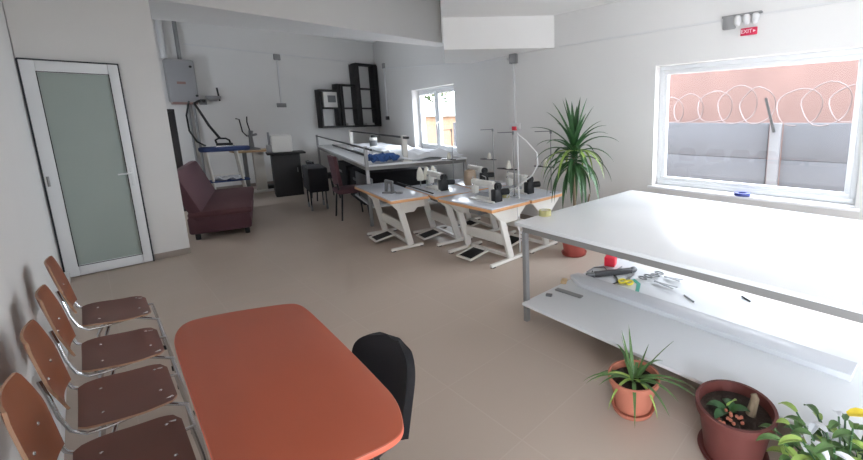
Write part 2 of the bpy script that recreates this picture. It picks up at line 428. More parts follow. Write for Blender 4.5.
p = MB(); p.box((.1, 1.6, 3.56), (.7, 8.8, .12)); p.build('roof_edge', 'render_white', rb)
ob = thing('orange_house', 'small orange rendered house seen through the far window', 'house', (11.5, 17.2, -.25), R(-25))
p = MB(); p.box((0, 0, .95), (3, 5, 1.9)); p.build('wall', 'far_orange', ob)
p = MB(); p.prism([(-1.8, -2.7), (1.8, -2.7), (1.8, 2.7), (-1.8, 2.7)], 1.9, 2.5, 0); p.build('roof', 'render_white', ob)
tr = thing('garden_tree', 'pale green leafy tree beyond the orange house', 'tree', (13.5, 21.5, -.25))
p = MB(); p.tube([(0,0,0), (.1,0,1.6), (0,.1,3)], [.2,.15,.08], 10); p.build('trunk', 'trunk', tr)
p = MB()
for i in range(700):
    a, b_, r = random.random()*2*PI, math.acos(2*random.random()-1), 2.2*random.random()**.33
    p.leaf((r*math.sin(b_)*math.cos(a), r*math.sin(b_)*math.sin(a), 3.4+r*.9*math.cos(b_)), (random.uniform(-1,1), random.uniform(-1,1), random.uniform(-.5,.5)), .45, .26, .3, 3, .1, True)
p.build('foliage', 'tree_leaf', tr)

# ------------------------------------------------------------------ orange table
tb = thing('meeting_table', 'orange-red laminate table with bowed ends and rounded corners', 'table')
pl = [(.105,1.0),(.118,1.5),(.13,1.98),(.136,2.06),(.152,2.14),(.19,2.205),(.25,2.2),(.36,2.155),(.46,2.1),(.535,2.055),(.562,2.01),(.569,1.93),(.565,1.78),(.55,1.43),(.535,1.18),(.528,1.08),(.505,1.0),(.475,.935),(.43,.922),(.34,.945),(.2,.965),(.13,.97)]
def chaikin(q, n=2):
    for _ in range(n):
        o = []
        for i in range(len(q)):
            a, b = q[i], q[(i+1) % len(q)]
            o += [(a[0]*.75+b[0]*.25, a[1]*.75+b[1]*.25), (a[0]*.25+b[0]*.75, a[1]*.25+b[1]*.75)]
        q = o
    return q
pl = chaikin(pl)
p = MB(); p.prism(pl, .726, .75, .004); p.build('tabletop', 'orange_laminate', tb)
e = MB()
cx = sum(a for a, b in pl)/len(pl); cyy = sum(b for a, b in pl)/len(pl)
out = [(cx+(a-cx)*1.006, cyy+(b-cyy)*1.002) for a, b in pl]
e.prism(out, .7285, .7465, .003); e.build('edge_band', 'table_edge', tb)
for (x, y) in ((.2, 1.1), (.44, 1.1), (.22, 2.0), (.47, 1.95)):
    l = MB(); l.tube([(x, y, .0), (x, y, .724)], .016, 12); l.cyl((x, y, 0), (x, y, .02), .02, 12); l.build('leg', 'black_plastic', tb)
p = MB(); p.bar((.2,1.1,.7), (.22,2.0,.7), .02, .04); p.bar((.44,1.1,.7), (.47,1.95,.7), .02, .04); p.bar((.2,1.1,.7), (.44,1.1,.7), .02, .04); p.bar((.22,2.0,.7), (.47,1.95,.7), .02, .04); p.build('apron_frame', 'black_plastic', tb)

# ------------------------------------------------------------------ plywood chairs (facing +x, back at -x)
def make_ply_chair(label):
    t = thing('plywood_chair', label, 'chair', (0,0,0), 0, 'plywood chairs along the left wall')
    W = .215
    def outline(u):  # half width along the depth of the seat
        return W*(1-.14*abs(u*2-1)**3.2)
    P = []
    for i in range(15):
        u = i/14; x = -.135+.28*u; hw = outline(u) if .04 < u < .93 else outline(u)*(.93 if u <= .04 else .82)
        z = .44+.012*math.cos(u*PI*1.3)-(.018*max(0, (u-.75)*4)**2)
        P.append([(x, -hw+2*hw*j/10, z-.008*(1-((j-5)/5)**2)) for j in range(11)])
    m = MB(); m.grid(P, .009, 1); m.build('seat', 'seat_ply', t, rim='ply_edge')
    P = []
    for i in range(13):
        u = i/12; z = .52+.3*u; x = -.155-.058*u
        hw = W*(.62+.38*min(1, u/.45)) if u < .45 else W*(1-.3*((u-.45)/.55)**1.6)
        if u > .95: hw *= .9
        P.append([(x-.018*(1-((j-5)/5)**2)+.008, -hw+2*hw*j/10, z) for j in range(11)])
    m = MB(); m.grid(P, .008, 1); bk = m.build('backrest', 'chair_ply', t, rim='ply_edge')
    for s in (-1, 1):
        m = MB(); m.ball((-.182, s*.09, .52+.3*.42), (.005,.007,.007), 8); m.build('rivet', 'chrome', bk)
    for s in (-1, 1):
        m = MB(); y = s*.19
        m.tube([(-.196, y*.88, .68), (-.182, y*.95, .61), (-.17, y, .53), (-.15, y, .46), (-.115, y, .425), (-.06, y, .418), (.06, y*.95, .42), (.13, y*.8, .42)], .0065, 8)
        m.build('side_tube', 'chrome', t)
    for s in (-1, 1):
        m = MB(); m.tube([(.0, s*.03, .415), (.06, s*.1, .4), (.17, s*.16, .36), (.19, s*.18, .2), (.2, s*.185, .012)], .0085, 8)
        l = m.build('leg', 'chrome', t); q = MB(); q.cyl((.2, s*.185, 0), (.2, s*.185, .03), .013, 10); q.build('leg_cap', 'rubber', l)
        m = MB(); m.tube([(.0, s*.03, .415), (-.03, s*.08, .4), (-.09, s*.18, .25), (-.13, s*.2, .012)], .0085, 8)
        l = m.build('leg', 'chrome', t); q = MB(); q.cyl((-.13, s*.2, 0), (-.13, s*.2, .03), .013, 10); q.build('leg_cap', 'rubber', l)
    for a, b_ in ((-.07,-.11), (.1,-.11), (-.07,.11), (.1,.11)):
        m = MB(); m.ball((a, b_, .446), (.006,.006,.003), 8); m.build('seat_bolt', 'chrome', t)
    return t
CH = [(3.56, 0, 'plywood and chrome chair nearest the frosted glass door, first of the wall row'),
      (2.92, -.005, 'plywood and chrome chair second from the glass door in the wall row'),
      (2.40, -.018, 'plywood and chrome chair second from the camera in the row along the left wall'),
      (1.89, -.03, 'plywood and chrome chair nearest the camera, its seat cut by the photo bottom')]
c0 = make_ply_chair(CH[0][2]); c0.location = (.0, CH[0][0], 0)
for y, dx, lb in CH[1:]: dup(c0, (dx, y, 0), 0, lb)

# black chair tucked at the orange table
bc = thing('black_chair', 'black shell chair tucked under the orange table', 'chair', (.51, 1.365, 0), R(2))
P = []
for i in range(31):
    u = i/30; z = .5+.255*u; x = .13+.055*u
    hw = .2 if u < .6 else .2*max(.02, 1-((u-.6)/.4)**3.2)**.42
    P.append([(x-.055*(hw*(j-6)/6/.2)**2, -hw+2*hw*j/12, z) for j in range(13)])
m = MB(); m.grid(P, .028); m.build('backrest', 'black_fabric', bc)
m = MB(); m.box((-.1, .02, .44), (.28, .28, .05), bev=.02); m.build('seat', 'black_fabric', bc)
for y in (-.12, .12):
    m = MB(); m.tube([(.0, y, .43), (.08, y, .45), (.135, y, .53)], .01); m.build('bracket', 'black_plastic', bc)
for sx in (-1, 1):
    for sy in (-1, 1):
        m = MB(); m.tube([(-.08+sx*.1, .02+sy*.11, .42), (-.07+sx*.13, sy*.17, 0)], .011, 8); m.build('leg', 'black_plastic', bc)

# ------------------------------------------------------------------ big white cutting table
ct = thing('cutting_table', 'large white cutting table with lower shelf beneath the wide window', 'table', (2.06, 2.09, 0), R(-2.2))
# local frame: +x into the room's right, -y toward the viewer
m = MB(); m.box((.855, -1.5, .797), (1.7, 3.0, .026), bev=.004); m.build('tabletop', 'white_melamine', ct)
m = MB()
m.box((.06, -1.5, .757), (.04, 2.9, .05)); m.box((1.64, -1.5, .757), (.04, 2.9, .05)); m.box((.85, -.06, .757), (1.54, .04, .05)); m.box((.85, -2.94, .757), (1.54, .04, .05)); m.build('rail_frame', 'grey_rail', ct)
for (x, y) in ((.06, -.06), (1.64, -.06), (.06, -2.9), (1.64, -2.9), (1.35, -.1)):
    m = MB(); m.box((x, y, .367), (.038, .038, .73), bev=.003); m.build('leg', 'steel', ct)
m = MB(); m.box((.66, -1.52, .168), (1.32, 2.9, .022), bev=.003); m.build('shelf', 'white_melamine', ct)
m = MB(); m.box((.66, -.1, .145), (1.3, .03, .024)); m.box((.66, -1.5, .145), (1.3, .03, .024)); m.box((.66, -2.9, .145), (1.3, .03, .024)); m.build('shelf_rail', 'grey_rail', ct)
ZS = .18
k_ = 1.076
m = MB(); m.prism([(2.50, .02), (2.66, .0), (2.74, 1.98), (2.65, 2.0), (2.56, 1.84)], ZS, ZS+.04, .004)
lp = m.build('long_carton', 'carton_white'); tag(lp, 'long flat white carton lying along the lower shelf of the white table', 'box')
def S(x, y, z=ZS): return (x*k_, y*k_, z)
m = MB(); m.box((3.16, 1.9, ZS+.045), (.1, .1, .09), rz=.3, bev=.006); rbx = m.build('red_box', 'red_plastic'); tag(rbx, 'small red box on the lower shelf at the back of the tools', 'box')
kn = thing('electric_cutter', 'dark electric fabric cutter lying among cables on the shelf', 'tool', (2.97, 1.76, ZS), R(-37))
m = MB(); m.box((0, 0, .022), (.36, .055, .044), bev=.012); m.build('body', 'cutter_grey', kn)
m = MB(); m.box((-.21, 0, .02), (.09, .045, .035), bev=.01); m.build('head', 'machine_grey', kn)
m = MB(); m.ball((.2, 0, .03), (.035, .03, .028)); m.build('end_cap', 'machine_grey', kn)
m = MB(); pts = [S(2.70,1.80,ZS+.008), S(2.62,1.76,ZS+.008), S(2.56,1.66,ZS+.008), S(2.53,1.58,ZS+.008), S(2.57,1.53,ZS+.008), S(2.64,1.52,ZS+.008), S(2.7,1.56,ZS+.008), S(2.74,1.61,ZS+.008)]
m.tube(pts, .007, 6); cb = m.build('power_cable', 'black_plastic'); tag(cb, 'black power cable looping around the fabric cutter on the shelf', 'cable')
m = MB(); m.tube([S(2.66,1.83,ZS+.007), S(2.78,1.84,ZS+.007), S(2.85,1.78,ZS+.007), S(2.8,1.72,ZS+.007), S(2.86,1.66,ZS+.007), S(2.95,1.66,ZS+.007)], .006, 6); cb = m.build('power_cable', 'machine_grey'); tag(cb, 'thin grey cable winding behind the fabric cutter toward the red box', 'cable')
sc = thing('yellow_scissors', 'yellow-handled scissors in front of the dark cutter', 'scissors', (2.93, 1.59, ZS), .2)
for s in (-1, 1):
    m = MB(); m.tube([(.04*math.cos(a)-.05, s*.032+.028*math.sin(a), .012) for a in [i*PI/6 for i in range(12)]], .009, 6, closed=True); m.build('handle', 'yellow', sc)
m = MB(); m.bar((0, .01, .012), (.14, -.01, .012), .02, .004); m.bar((0, -.01, .016), (.14, .015, .016), .02, .004); m.build('blade', 'steel', sc)
m = MB(); m.prism([(2.74,1.42),(2.77,1.40),(2.94,1.47),(3.0,1.56),(2.965,1.575),(2.925,1.5)], ZS, ZS+.004); ts = m.build('set_square', 'teal'); tag(ts, 'green plastic drafting square beside the yellow scissors', 'ruler')
for i, (a, b_, lb) in enumerate([(((3.07,1.53)), (2.99,1.19), 'steel scissors lying open, lower pair right of the green square'), ((3.19,1.47), (3.17,1.21), 'steel scissors lying open, upper pair right of the green square')]):
    a = Vector((*a, ZS+.012)); b_ = Vector((*b_, ZS+.012)); d = (b_-a).normalized(); n = Vector((-d.y, d.x, 0))
    t = thing('steel_scissors', lb, 'scissors', (a+b_)/2)
    a = a-(a+b_)/2; b2 = -a
    a.z = b2.z = .012
    m = MB(); m.bar(a*.2, b2+n*.03, .018, .004); m.bar(a*.2+Vector((0,0,.005)), b2-n*.03+Vector((0,0,.005)), .018, .004); m.build('blade', 'machine_grey', t)
    for s in (-1, 1):
        c = a*.75+n*.035*s; m = MB(); m.tube([c+d*.04*math.cos(q)+n*.022*math.sin(q) for q in [j*PI/6 for j in range(12)]], .006, 6, closed=True); m.build('handle', 'machine_grey', t)
m = MB(); m.tube([(2.955,1.10,ZS+.006), (2.887,.998,ZS+.006)], .006, 6); tag(m.build('marker_pen', 'machine_grey'), 'thin dark pen right of the open scissors on the lower shelf', 'pen')
m = MB(); m.tube([(3.218,.744,ZS+.006), (3.165,.672,ZS+.006)], .007, 6); tag(m.build('chalk_pencil', 'black_plastic'), 'short dark pencil lying alone toward the right of the lower shelf', 'pencil')
m = MB(); m.box((2.41, 1.835, ZS+.006), (.045, .25, .01), rz=.04, bev=.002); rl = m.build('metal_ruler', 'steel'); tag(rl, 'short grey metal ruler near the left end of the lower shelf', 'ruler')
m = MB(); m.box((2.275, 1.93, ZS+.009), (.03, .05, .018), rz=.4, bev=.003); tag(m.build('binder_clip', 'machine_grey'), 'tiny grey clip at the left corner of the lower shelf', 'clip')
m = MB(); m.box((2.56, 2.0, ZS+.012), (.08, .05, .024), rz=.5, bev=.006); tag(m.build('chalk_block', 'light_wood'), 'small pale tailor chalk block at the left end of the long carton', 'chalk')
def tape_roll(name, label, loc, r, h, mname, core='cream_cone'):
    t = thing(name, label, 'tape', loc)
    m = MB(); n = 28
    prof = [(r*.62, 0), (r*.62, h), (r, h), (r, 0)]
    rings = [[m.bm.verts.new((q*math.cos(2*PI*k/n), q*math.sin(2*PI*k/n), z)) for k in range(n)] for q, z in prof]
    for i in range(4):
        A, B = rings[i], rings[(i+1) % 4]
        for k in range(n): m.bm.faces.new([A[k], A[(k+1) % n], B[(k+1) % n], B[k]])
    m.build('tape', mname, t)
    m = MB(); prof = [(r*.56, 0), (r*.56, h), (r*.61, h), (r*.61, 0)]
    rings = [[m.bm.verts.new((q*math.cos(2*PI*k/n), q*math.sin(2*PI*k/n), z)) for k in range(n)] for q, z in prof]
    for i in range(4):
        A, B = rings[i], rings[(i+1) % 4]
        for k in range(n): m.bm.faces.new([A[k], A[(k+1) % n], B[(k+1) % n], B[k]])
    m.build('core', core, t); return t
tape_roll('tape_roll', 'tan tape roll at the corner of the white cutting table', (2.36, 2.035, .81), .05, .045, 'tape_tan')
tape_roll('tape_roll', 'blue tape ring lying on the sill of the wide window', (4.37, 1.08, .766), .075, .03, 'blue_plastic', 'blue_plastic')
tape_roll('tape_roll', 'olive tape roll on the nearest sewing table beside the white cable', (3.19, 3.36, .66), .045, .045, 'tape_tan', 'black_plastic')

# ------------------------------------------------------------------ potted plants
def pot(t, r, h, m_, rb=None, saucer=True, dz=0):
    rb = rb or r*.7; z0 = .02 if saucer else 0
    p = MB(); p.lathe([(rb*.9, z0), (rb, z0), (r*.93, h*.84), (r, h*.85), (r*1.02, h*.9), (r*1.02, h), (r*.93, h), (r*.9, h*.8), (r*.2, h*.79)], seg=40); p.build('pot', m_, t)
    p = MB(); p.lathe([(r*.05, h*.81), (r*.5, h*.83), (r*.9, h*.815), (r*.9, h*.8), (r*.05, h*.8)], seg=30); p.build('soil', 'soil', t)
    if saucer:
        p = MB(); p.lathe([(rb*.95, 0), (rb*1.15, .004), (rb*1.25, .03), (rb*1.19, .03), (rb*1.08, .019), (rb*.1, .019)], seg=36); p.build('saucer', m_, t)
p1 = thing('potted_plant', 'small terracotta pot with spiky green leaves in front of the white table', 'plant', (1.80, .925, 0))
pot(p1, .137, .2, 'terracotta')
m = MB(); rnd = random.Random(3)
for i in range(17):
    a = i*2.399; el = [.15, .35, .2, .55, .9, 1.2][i % 6]
    m.leaf((.02*math.cos(a), .02*math.sin(a), .17), (math.cos(a)*math.cos(el), math.sin(a)*math.cos(el), math.sin(el)+.35), rnd.uniform(.2, .32), .026, .9 if i % 6 < 4 else .25, 7)
m.leaf((0,0,.18), (-.05,.1,1), .27, .022, .05, 7); m.leaf((.0,.01,.18), (-.1,.25,1), .25, .02, .05, 7)
m.leaf((0,0,.18), (.35,-.8,.45), .34, .024, .7, 7); m.leaf((0,0,.18), (.2,-.9,.5), .42, .022, .9, 7)
m.build('foliage', 'leaf', p1)
m = MB(); m.leaf((0,0,.17), (-.6,.1,.5), .26, .024, 1.6, 7); m.build('dry_leaf', 'leaf_light', p1); m = MB(); m.leaf((0,0,.17), (-.25,-.55,.5), .26, .022, 1.8, 7); m.leaf((0,0,.17), (-.4,.6,.6), .24, .022, 1.2, 7); m.build('dry_leaf', 'leaf_light', p1)
p2 = thing('flower_pot', 'wide red-brown pot with dark soil and a cut stump', 'plant', (1.825, .415, 0))
pot(p2, .172, .265, 'terracotta_dark', .125)
m = MB(); m.tube([(.03,-.06,.22), (.05,-.07,.3), (.055,-.06,.315)], [.022,.018,.014], 10); m.build('stump', 'trunk', p2)
m = MB()
for i, (x, y, dx, dy) in enumerate(((-.02,.02,.2,-.5), (-.03,.03,-.7,.2), (-.02,.03,-.2,.7), (-.01,.0,.5,.6))): m.leaf((x, y, .225), (dx, dy, .7), .1, .045, 1.0, 5, .15, True)
m.build('sprout', 'leaf_dark', p2)
m = MB(); m.leaf((0,.03,.24), (-.1,-.3,.8), .07, .045, .6, 5, .15, True); m.build('sprout_leaf', 'leaf_light', p2)
m = MB()
for i in range(14): m.ball((-.07+rnd.uniform(-.05,.05), -.02+rnd.uniform(-.07,.07), .231), (.011,.009,.006), 6)
m.build('pebbles', 'terracotta', p2).__setitem__('kind', 'stuff')
p3 = thing('leafy_shrub', 'leafy green shrub with some yellow leaves at the bottom right corner', 'plant', (1.73, -.01, 0))
pot(p3, .13, .2, 'terracotta_dark')
m = MB(); m2b = MB(); m3 = MB(); stems = MB()
for i in range(34):
    a = i*2.4; rr = .03+.2*math.sqrt(i/34); zt = .45-.75*rr+rnd.uniform(-.05, .05)
    tip = Vector((rr*1.1*math.cos(a), rr*1.1*math.sin(a), zt)); stems.tube([(rr*.3*math.cos(a), rr*.3*math.sin(a), .17), (rr*.8*math.cos(a), rr*.8*math.sin(a), (.17+zt)/2+.03), tip], .004, 5)
    for k in range(9):
        b_ = a+k*2.2; z_ = zt-.025*k
        dst = (m, m, m2b, m, m3)[(i*3+k) % 5] if k < 3 else (m, m, m2b)[(i+k) % 3]
        q = Vector((tip.x*(1-.06*k), tip.y*(1-.06*k), z_))
        dst.leaf(q, (math.cos(b_), math.sin(b_), .35), rnd.uniform(.05, .1), .034, .9, 5, .2, True)
stems.build('stem', 'leaf_dark', p3); m.build('foliage', 'leaf', p3); m2b.build('pale_foliage', 'leaf_light', p3); m3.build('variegated_foliage', 'white_cloth', p3)
m = MB(); m.leaf((.07,.02,.44), (.3,-.5,.2), .1, .05, .5, 5, .2, True); m.build('yellow_leaf', 'leaf_yellow', p3)
p4 = thing('potted_yucca', 'tall yucca with drooping sword leaves in a red pot by the window wall', 'plant', (3.6, 2.66, 0))
pot(p4, .16, .26, 'terracotta_red', .12, True)
m = MB(); m.tube([(0,0,.2), (.01,0,.6), (0,.01,1.0), (0,0,1.3)], [.02,.018,.016,.014], 10); m.tube([(.03,-.04,.2), (.07,-.12,.5), (.08,-.16,.72)], [.012,.011,.01], 8); m.build('trunk', 'trunk', p4)
m = MB(); rnd = random.Random(11)
for i in range(52):
    a = i*2.399+rnd.uniform(-.2,.2); u = i/52
    el = 1.35-1.7*u
    L = rnd.uniform(.46, .62)
    m.leaf((0, 0, 1.27-.25*u), (math.cos(a)*math.cos(el), math.sin(a)*math.cos(el), math.sin(el)+.15), L, .078, .15+2.6*u, 9, .18)
m.build('foliage', 'leaf_dark', p4)
m = MB()
for i in range(9):
    a = i*2.399; m.leaf((0, 0, 1.2), (math.cos(a), math.sin(a), .5), .55, .055, 1.9, 9, .18)
m.build('pale_foliage', 'leaf_light', p4)

# ------------------------------------------------------------------ sewing tables
def make_sew_table(label, L=.95, W=.58, ya=.07, yb=.81):
    t = thing('sewing_table', label, 'table', (0,0,0), 0, 'sewing machine tables')
    H = .66
    m = MB(); m.box((W/2, L/2, H-.006), (W-.01, L-.01, .012), bev=.003); m.build('worktop', 'sew_top', t)
    m = MB(); m.box((W/2, L/2, H-.028), (W, L, .032), bev=.004); m.build('wooden_edge', 'wood_edge', t)
    for y in (ya, yb):
        m = MB()
        m.box((W/2-.02, y, .022), (W*.86, .05, .035), bev=.01)
        m.bar((W*.55, y, .04), (W*.32, y, H-.12), .075, .045, .006)
        m.prism([(0,0)]*3, 0, 0) if False else None
        m.bar((W*.12, y, H-.055), (W*.88, y, H-.055), .03, .03)
        for (a, b_) in ((W*.12, W*.32), (W*.75, W*.34)):
            m.bar((a, y, H-.06), (b_, y, H-.17), .045, .028)
        m.build('leg_frame', 'white_metal', t)
        for x in (W*.09, W*.84):
            m = MB(); m.cyl((x, y, 0), (x, y, .01), .03, 10); m.build('foot_pad', 'rubber', t)
    for y in (ya, yb):
        q = MB(); tt = bmesh.new(); pr = [(W*.04, H-.046), (W*.97, H-.046), (W*.68, H-.2), (W*.42, H-.2)]
        a = [tt.verts.new((x, y-.028, z)) for x, z in pr]; b = [tt.verts.new((x, y-.016, z)) for x, z in pr]
        tt.faces.new(a); tt.faces.new(b[::-1])
        for i in range(4): tt.faces.new([a[i], b[i], b[(i+1) % 4], a[(i+1) % 4]])
        q._merge(tt); q.build('gusset', 'white_metal', t)
    m = MB(); m.box((W*.5, (ya+yb)/2, .24), (.03, yb-ya-.03, .12), bev=.005); m.build('crossbar', 'white_metal', t)
    m = MB(); m.box((W*.6, (ya+yb)/2, .035), (.04, yb-ya-.06, .03)); m.build('floor_bar', 'white_metal', t)
    pd = MB()
    for (x, y, w, d) in ((.08, L*.58, .2, .28),):
        pd.box((x, y, .06), (w, .02, .016)); 
    pd.bm.free()
    px, py = .1, L*.5
    m = MB(); rot = Euler((0, R(-10), 0))
    for (a, b_, c_, d_) in ((0, -.12, .24, .022), (0, .12, .24, .022), (-.12, 0, .022, .26), (.12, 0, .022, .26)): m.box((px+a, py+b_, .06+a*.17), (c_, d_, .018), rot=rot)
    pf = m.build('pedal', 'white_metal', t)
    m = MB(); m.box((px, py, .058), (.22, .22, .008), rot=rot); m.build('pedal_mat', 'rubber', pf)
    m = MB(); m.box((W*.5, L*.6, H-.12), (.13, .2, .13), bev=.02); m.cyl((W*.5, L*.6-.1, H-.12), (W*.5, L*.6-.16, H-.12), .045, 16); m.build('clutch_motor', 'machine_grey', t)
    return t
t1 = make_sew_table('sewing table nearest the white cutting table, with its foot pedal in front')
t1.location = (2.655, 3.01, 0)
dup(t1, (3.26, 3.0, 0), 0, 'sewing table beside the yucca, its wooden edge toward the right wall')
t3 = dup(t1, (2.71, 4.09, 0), R(-9), 'middle sewing table with cones of thread, left of the nearest one')
dup(t1, (3.335, 4.07, 0), R(-9), 'rear sewing table under the small bright window')
tl = make_sew_table('sewing table at the left end, wooden front edge and small grey presser on top', L=1.4, W=.47, ya=.14, yb=1.05)
tl.location = (2.235, 4.28, 0); tl.rotation_euler.z = R(-8.5)
m = MB(); m.box((.3, .1, .56), (.3, .012, .1), bev=.004); m.build('end_panel', 'white_metal', tl)

def make_machine(label, cones=False):
    t = thing('sewing_machine', label, 'sewing machine', (0,0,0), 0, 'industrial sewing machines')
    m = MB(); m.box((0, .22, .012), (.17, .5, .024), bev=.004); m.build('bed', 'machine_white', t)
    m = MB(); m.box((0, .06, .13), (.1, .1, .22), bev=.02); m.box((0, .22, .225), (.085, .36, .085), bev=.028); m.box((0, .43, .17), (.08, .09, .2), bev=.02); m.build('arm', 'machine_white', t)
    m = MB(); m.cyl((0, .43, .02), (0, .43, .08), .005, 8); m.box((0, .43, .03), (.03, .02, .006)); m.build('needle_bar', 'chrome', t)
    m = MB(); m.cyl((0, -.01, .21), (0, -.045, .21), .052, 20); m.cyl((0, -.04, .21), (0, -.06, .21), .03, 16); m.build('handwheel', 'black_plastic', t)
    m = MB(); m.box((.0, -.0, .09), (.13, .09, .17), bev=.015); m.cyl((.06, -.02, .13), (.15, -.06, .13), .043, 18); m.cyl((.1, -.035, .13), (.16, -.065, .13), .03, 18); m.build('motor_box', 'black_plastic', t)
    m = MB(); m.box((.046, .25, .225), (.008, .14, .04), bev=.003); m.cyl((-.03, .43, .27), (-.03, .43, .3), .008, 8); m.tube([(0,.2,.26),(0,.2,.31),(0,.28,.33)], .004, 6); m.ball((-.05,.42,.2), (.02,.02,.02), 10); m.build('tension_dial', 'chrome', t)
    return t
m1 = make_machine('sewing machine with black motor on the nearest sewing table')
m1.location = (2.93, 3.23, .66); m1.scale = (.86, .86, .86)
dup(m1, (3.5, 3.27, .66), R(-4), 'sewing machine with black motor on the table beside the yucca')
dup(m1, (2.98, 4.3, .66), R(-9), 'sewing machine with black motor on the middle table behind the thread cones')
dup(m1, (3.72, 4.36, .66), R(-9), 'sewing machine with black motor on the rear table behind the beige cloth')
# small presser on the left table
ps = thing('button_press', 'small grey metal press standing on the left sewing table', 'press', (2.47, 4.74, .66), R(-60))
m = MB(); m.box((0, 0, .01), (.14, .1, .02), bev=.004); m.build('base', 'machine_grey', ps)
m = MB(); m.bar((-.04,0,.02), (-.03,0,.16), .03, .03); m.bar((.05,0,.02), (.04,0,.15), .03, .03); m.bar((-.05,0,.155), (.06,0,.135), .04, .04, .008); m.build('frame', 'machine_grey', ps)
m = MB(); m.box((.15, -.02, .014), (.08, .05, .028), bev=.008); m.build('die', 'steel', ps)
# black bar added as the dark seam between the tables
m = MB(); m.bar((2.77, 4.22, .668), (2.95, 5.4, .668), .014, .014); tag(m.build('seam_bar', 'black_plastic'), 'thin black bar added as the dark seam between left and middle sewing tables', 'seam')
# beige cloth stack
m = MB(); m.lathe([(.085, 0), (.095, .05), (.09, .14), (.08, .2), (.03, .215)], (3.5, 4.4, .66), 20, 1, .8); bg = m.build('cloth_bag', 'beige_cloth'); tag(bg, 'beige cloth bag standing on the rear sewing table', 'bag')
# thread cones
for k, (x, y, lb) in enumerate(((3.0, 4.86, 'white thread cone, leftmost of three on the middle table'), (3.095, 4.845, 'white thread cone, centre one of three on the middle table'), (3.19, 4.83, 'white thread cone, rightmost of three on the middle table'))):
    t = thing('thread_cone', lb, 'thread cone', (x, y, .66), 0, 'thread cones on the middle table')
    m = MB(); m.cyl((0,0,0), (0,0,.13), .008, 8); m.lathe([(.04, .08), (.04, .085)], seg=16); m.build('spindle', 'steel', t)
    m = MB(); m.lathe([(.042, .085), (.048, .11), (.04, .2), (.022, .25), (.014, .262)], seg=20); m.build('thread', 'cream_cone', t)
# thread stands
def make_stand(label, h=.76):
    t = thing('thread_stand', label, 'stand', (0,0,0), 0, 'thread stands on the sewing tables')
    m = MB(); m.cyl((0,0,0), (0,0,h), .007, 8); m.cyl((0,0,0), (0,0,.012), .02, 12); m.build('pole', 'steel', t)
    m = MB(); m.bar((0,0,h), (-.02,.24,h-.01), .012, .01); m.cyl((0,0,h-.03), (0,0,h+.01), .014, 8); m.build('guide_arm', 'machine_grey', t)
    m = MB(); m.bar((.02,-.03,h*.42), (-.02,.24,h*.42), .03, .012); m.lathe([(.05, 0), (.05, .008)], (-.01,.08,h*.42), 16); m.lathe([(.05, 0), (.05, .008)], (-.02,.2,h*.42), 16); m.build('spool_tray', 'black_plastic', t)
    m = MB(); m.lathe([(.03, .008), (.032, .03), (.015, .1)], (-.01,.08,h*.42), 14); m.build('spool', 'cream_cone', t)
    return t
s1 = make_stand('thread stand near the middle of the white wall, right of the small window')
s1.location = (3.9, 4.34, .66)
dup(s1, (3.56, 4.86, .66), 0, 'thread stand in front of the right side of the small window')
dup(s1, (3.72, 3.1, .66), 0, 'thread stand at the yucca end of the sewing tables')
dup(s1, (3.3, 3.32, .66), 0, 'thread stand beside the hanging white cable')
# white power pole and cable
m = MB(); m.cyl((3.2475, 3.2, .0), (3.2475, 3.2, 1.42), .009, 10); tag(m.build('power_pole', 'conduit'), 'slim white pole rising through the sewing tables', 'pole')
m = MB(); m.tube([(3.24,3.19,1.4),(3.23,3.05,1.33),(3.24,2.9,1.2),(3.25,2.9,1.07),(3.22,2.96,.95),(3.17,3.08,.85),(3.14,3.22,.76),(3.15,3.3,.675)], .009, 8); tag(m.build('white_cable', 'conduit'), 'white cable arching down from the pole to the sewing table', 'cable')
m = MB(); m.tube([(3.02,3.0,.62),(3.0,2.98,.5),(2.98,2.96,.4),(3.02,2.95,.33),(3.06,2.97,.36)], .006, 6); tag(m.build('white_cable', 'conduit'), 'white cable loop dangling below the nearest sewing table edge', 'cable')

# ------------------------------------------------------------------ wall fittings
def conduit(name, label, p_bottom, p_top, n, box='conduit'):
    t = thing(name, label, 'conduit', (0,0,0)); n = Vector(n)
    a, b_ = Vector(p_bottom)+n*.02, Vector(p_top)+n*.02
    m = MB(); m.bar(a, b_, .035, .028); m.build('trunking', 'conduit', t)
    m = MB(); rz = math.atan2(n.y, n.x); m.box(b_+Vector((0,0,.05)), (.06, .14, .14), rz=rz, bev=.01); m.build('junction_box', 'conduit_grey', t)
    m = MB(); m.box(a-Vector((0,0,.05)), (.06, .2, .1), rz=rz, bev=.01); m.build('socket', box, t)
    return t
conduit('socket_conduit', 'white wall conduit dropping to a socket above the black cabinet', (3.4, YB, 2.0), (3.42, YB, 3.06), (0,-1,0), 'conduit_grey')
c2 = conduit('socket_conduit', 'white wall conduit right of the black stepped shelves', sp(6.35, 1.65), sp(6.35, 2.96), SN, 'black_plastic')
c3 = conduit('socket_conduit', 'white corner conduit with a red switch above the sewing tables', (XR, 4.36, 1.5), (XR, 4.36, 2.4), (-1,0,0))
m = MB(); m.box((XR-.055, 4.34, 1.42), (.04, .08, .06), bev=.006); m.build('red_switch', 'red_plastic', c3)
m = MB(); m.bar((1.71, YB-.012, 3.21), (5.88, YB-.012, 3.15), .024, .03); tag(m.build('cable_trunking', 'conduit'), 'thin horizontal cable trunking high on the far back wall', 'trunking')
m = MB(); m.bar(sp(.05, 2.46, .008), sp(7.1, 3.0, .008), .016, .022); tag(m.build('cable_trunking', 'conduit'), 'thin cable trunking high above the small window', 'trunking')
m = MB(); m.bar((XR-.006, 3.5, 2.53), (XR-.006, YN+.02, 2.54), .012, .018); tag(m.build('cable_trunking', 'conduit'), 'thin cable trunking along the right wall above the wide window', 'trunking')
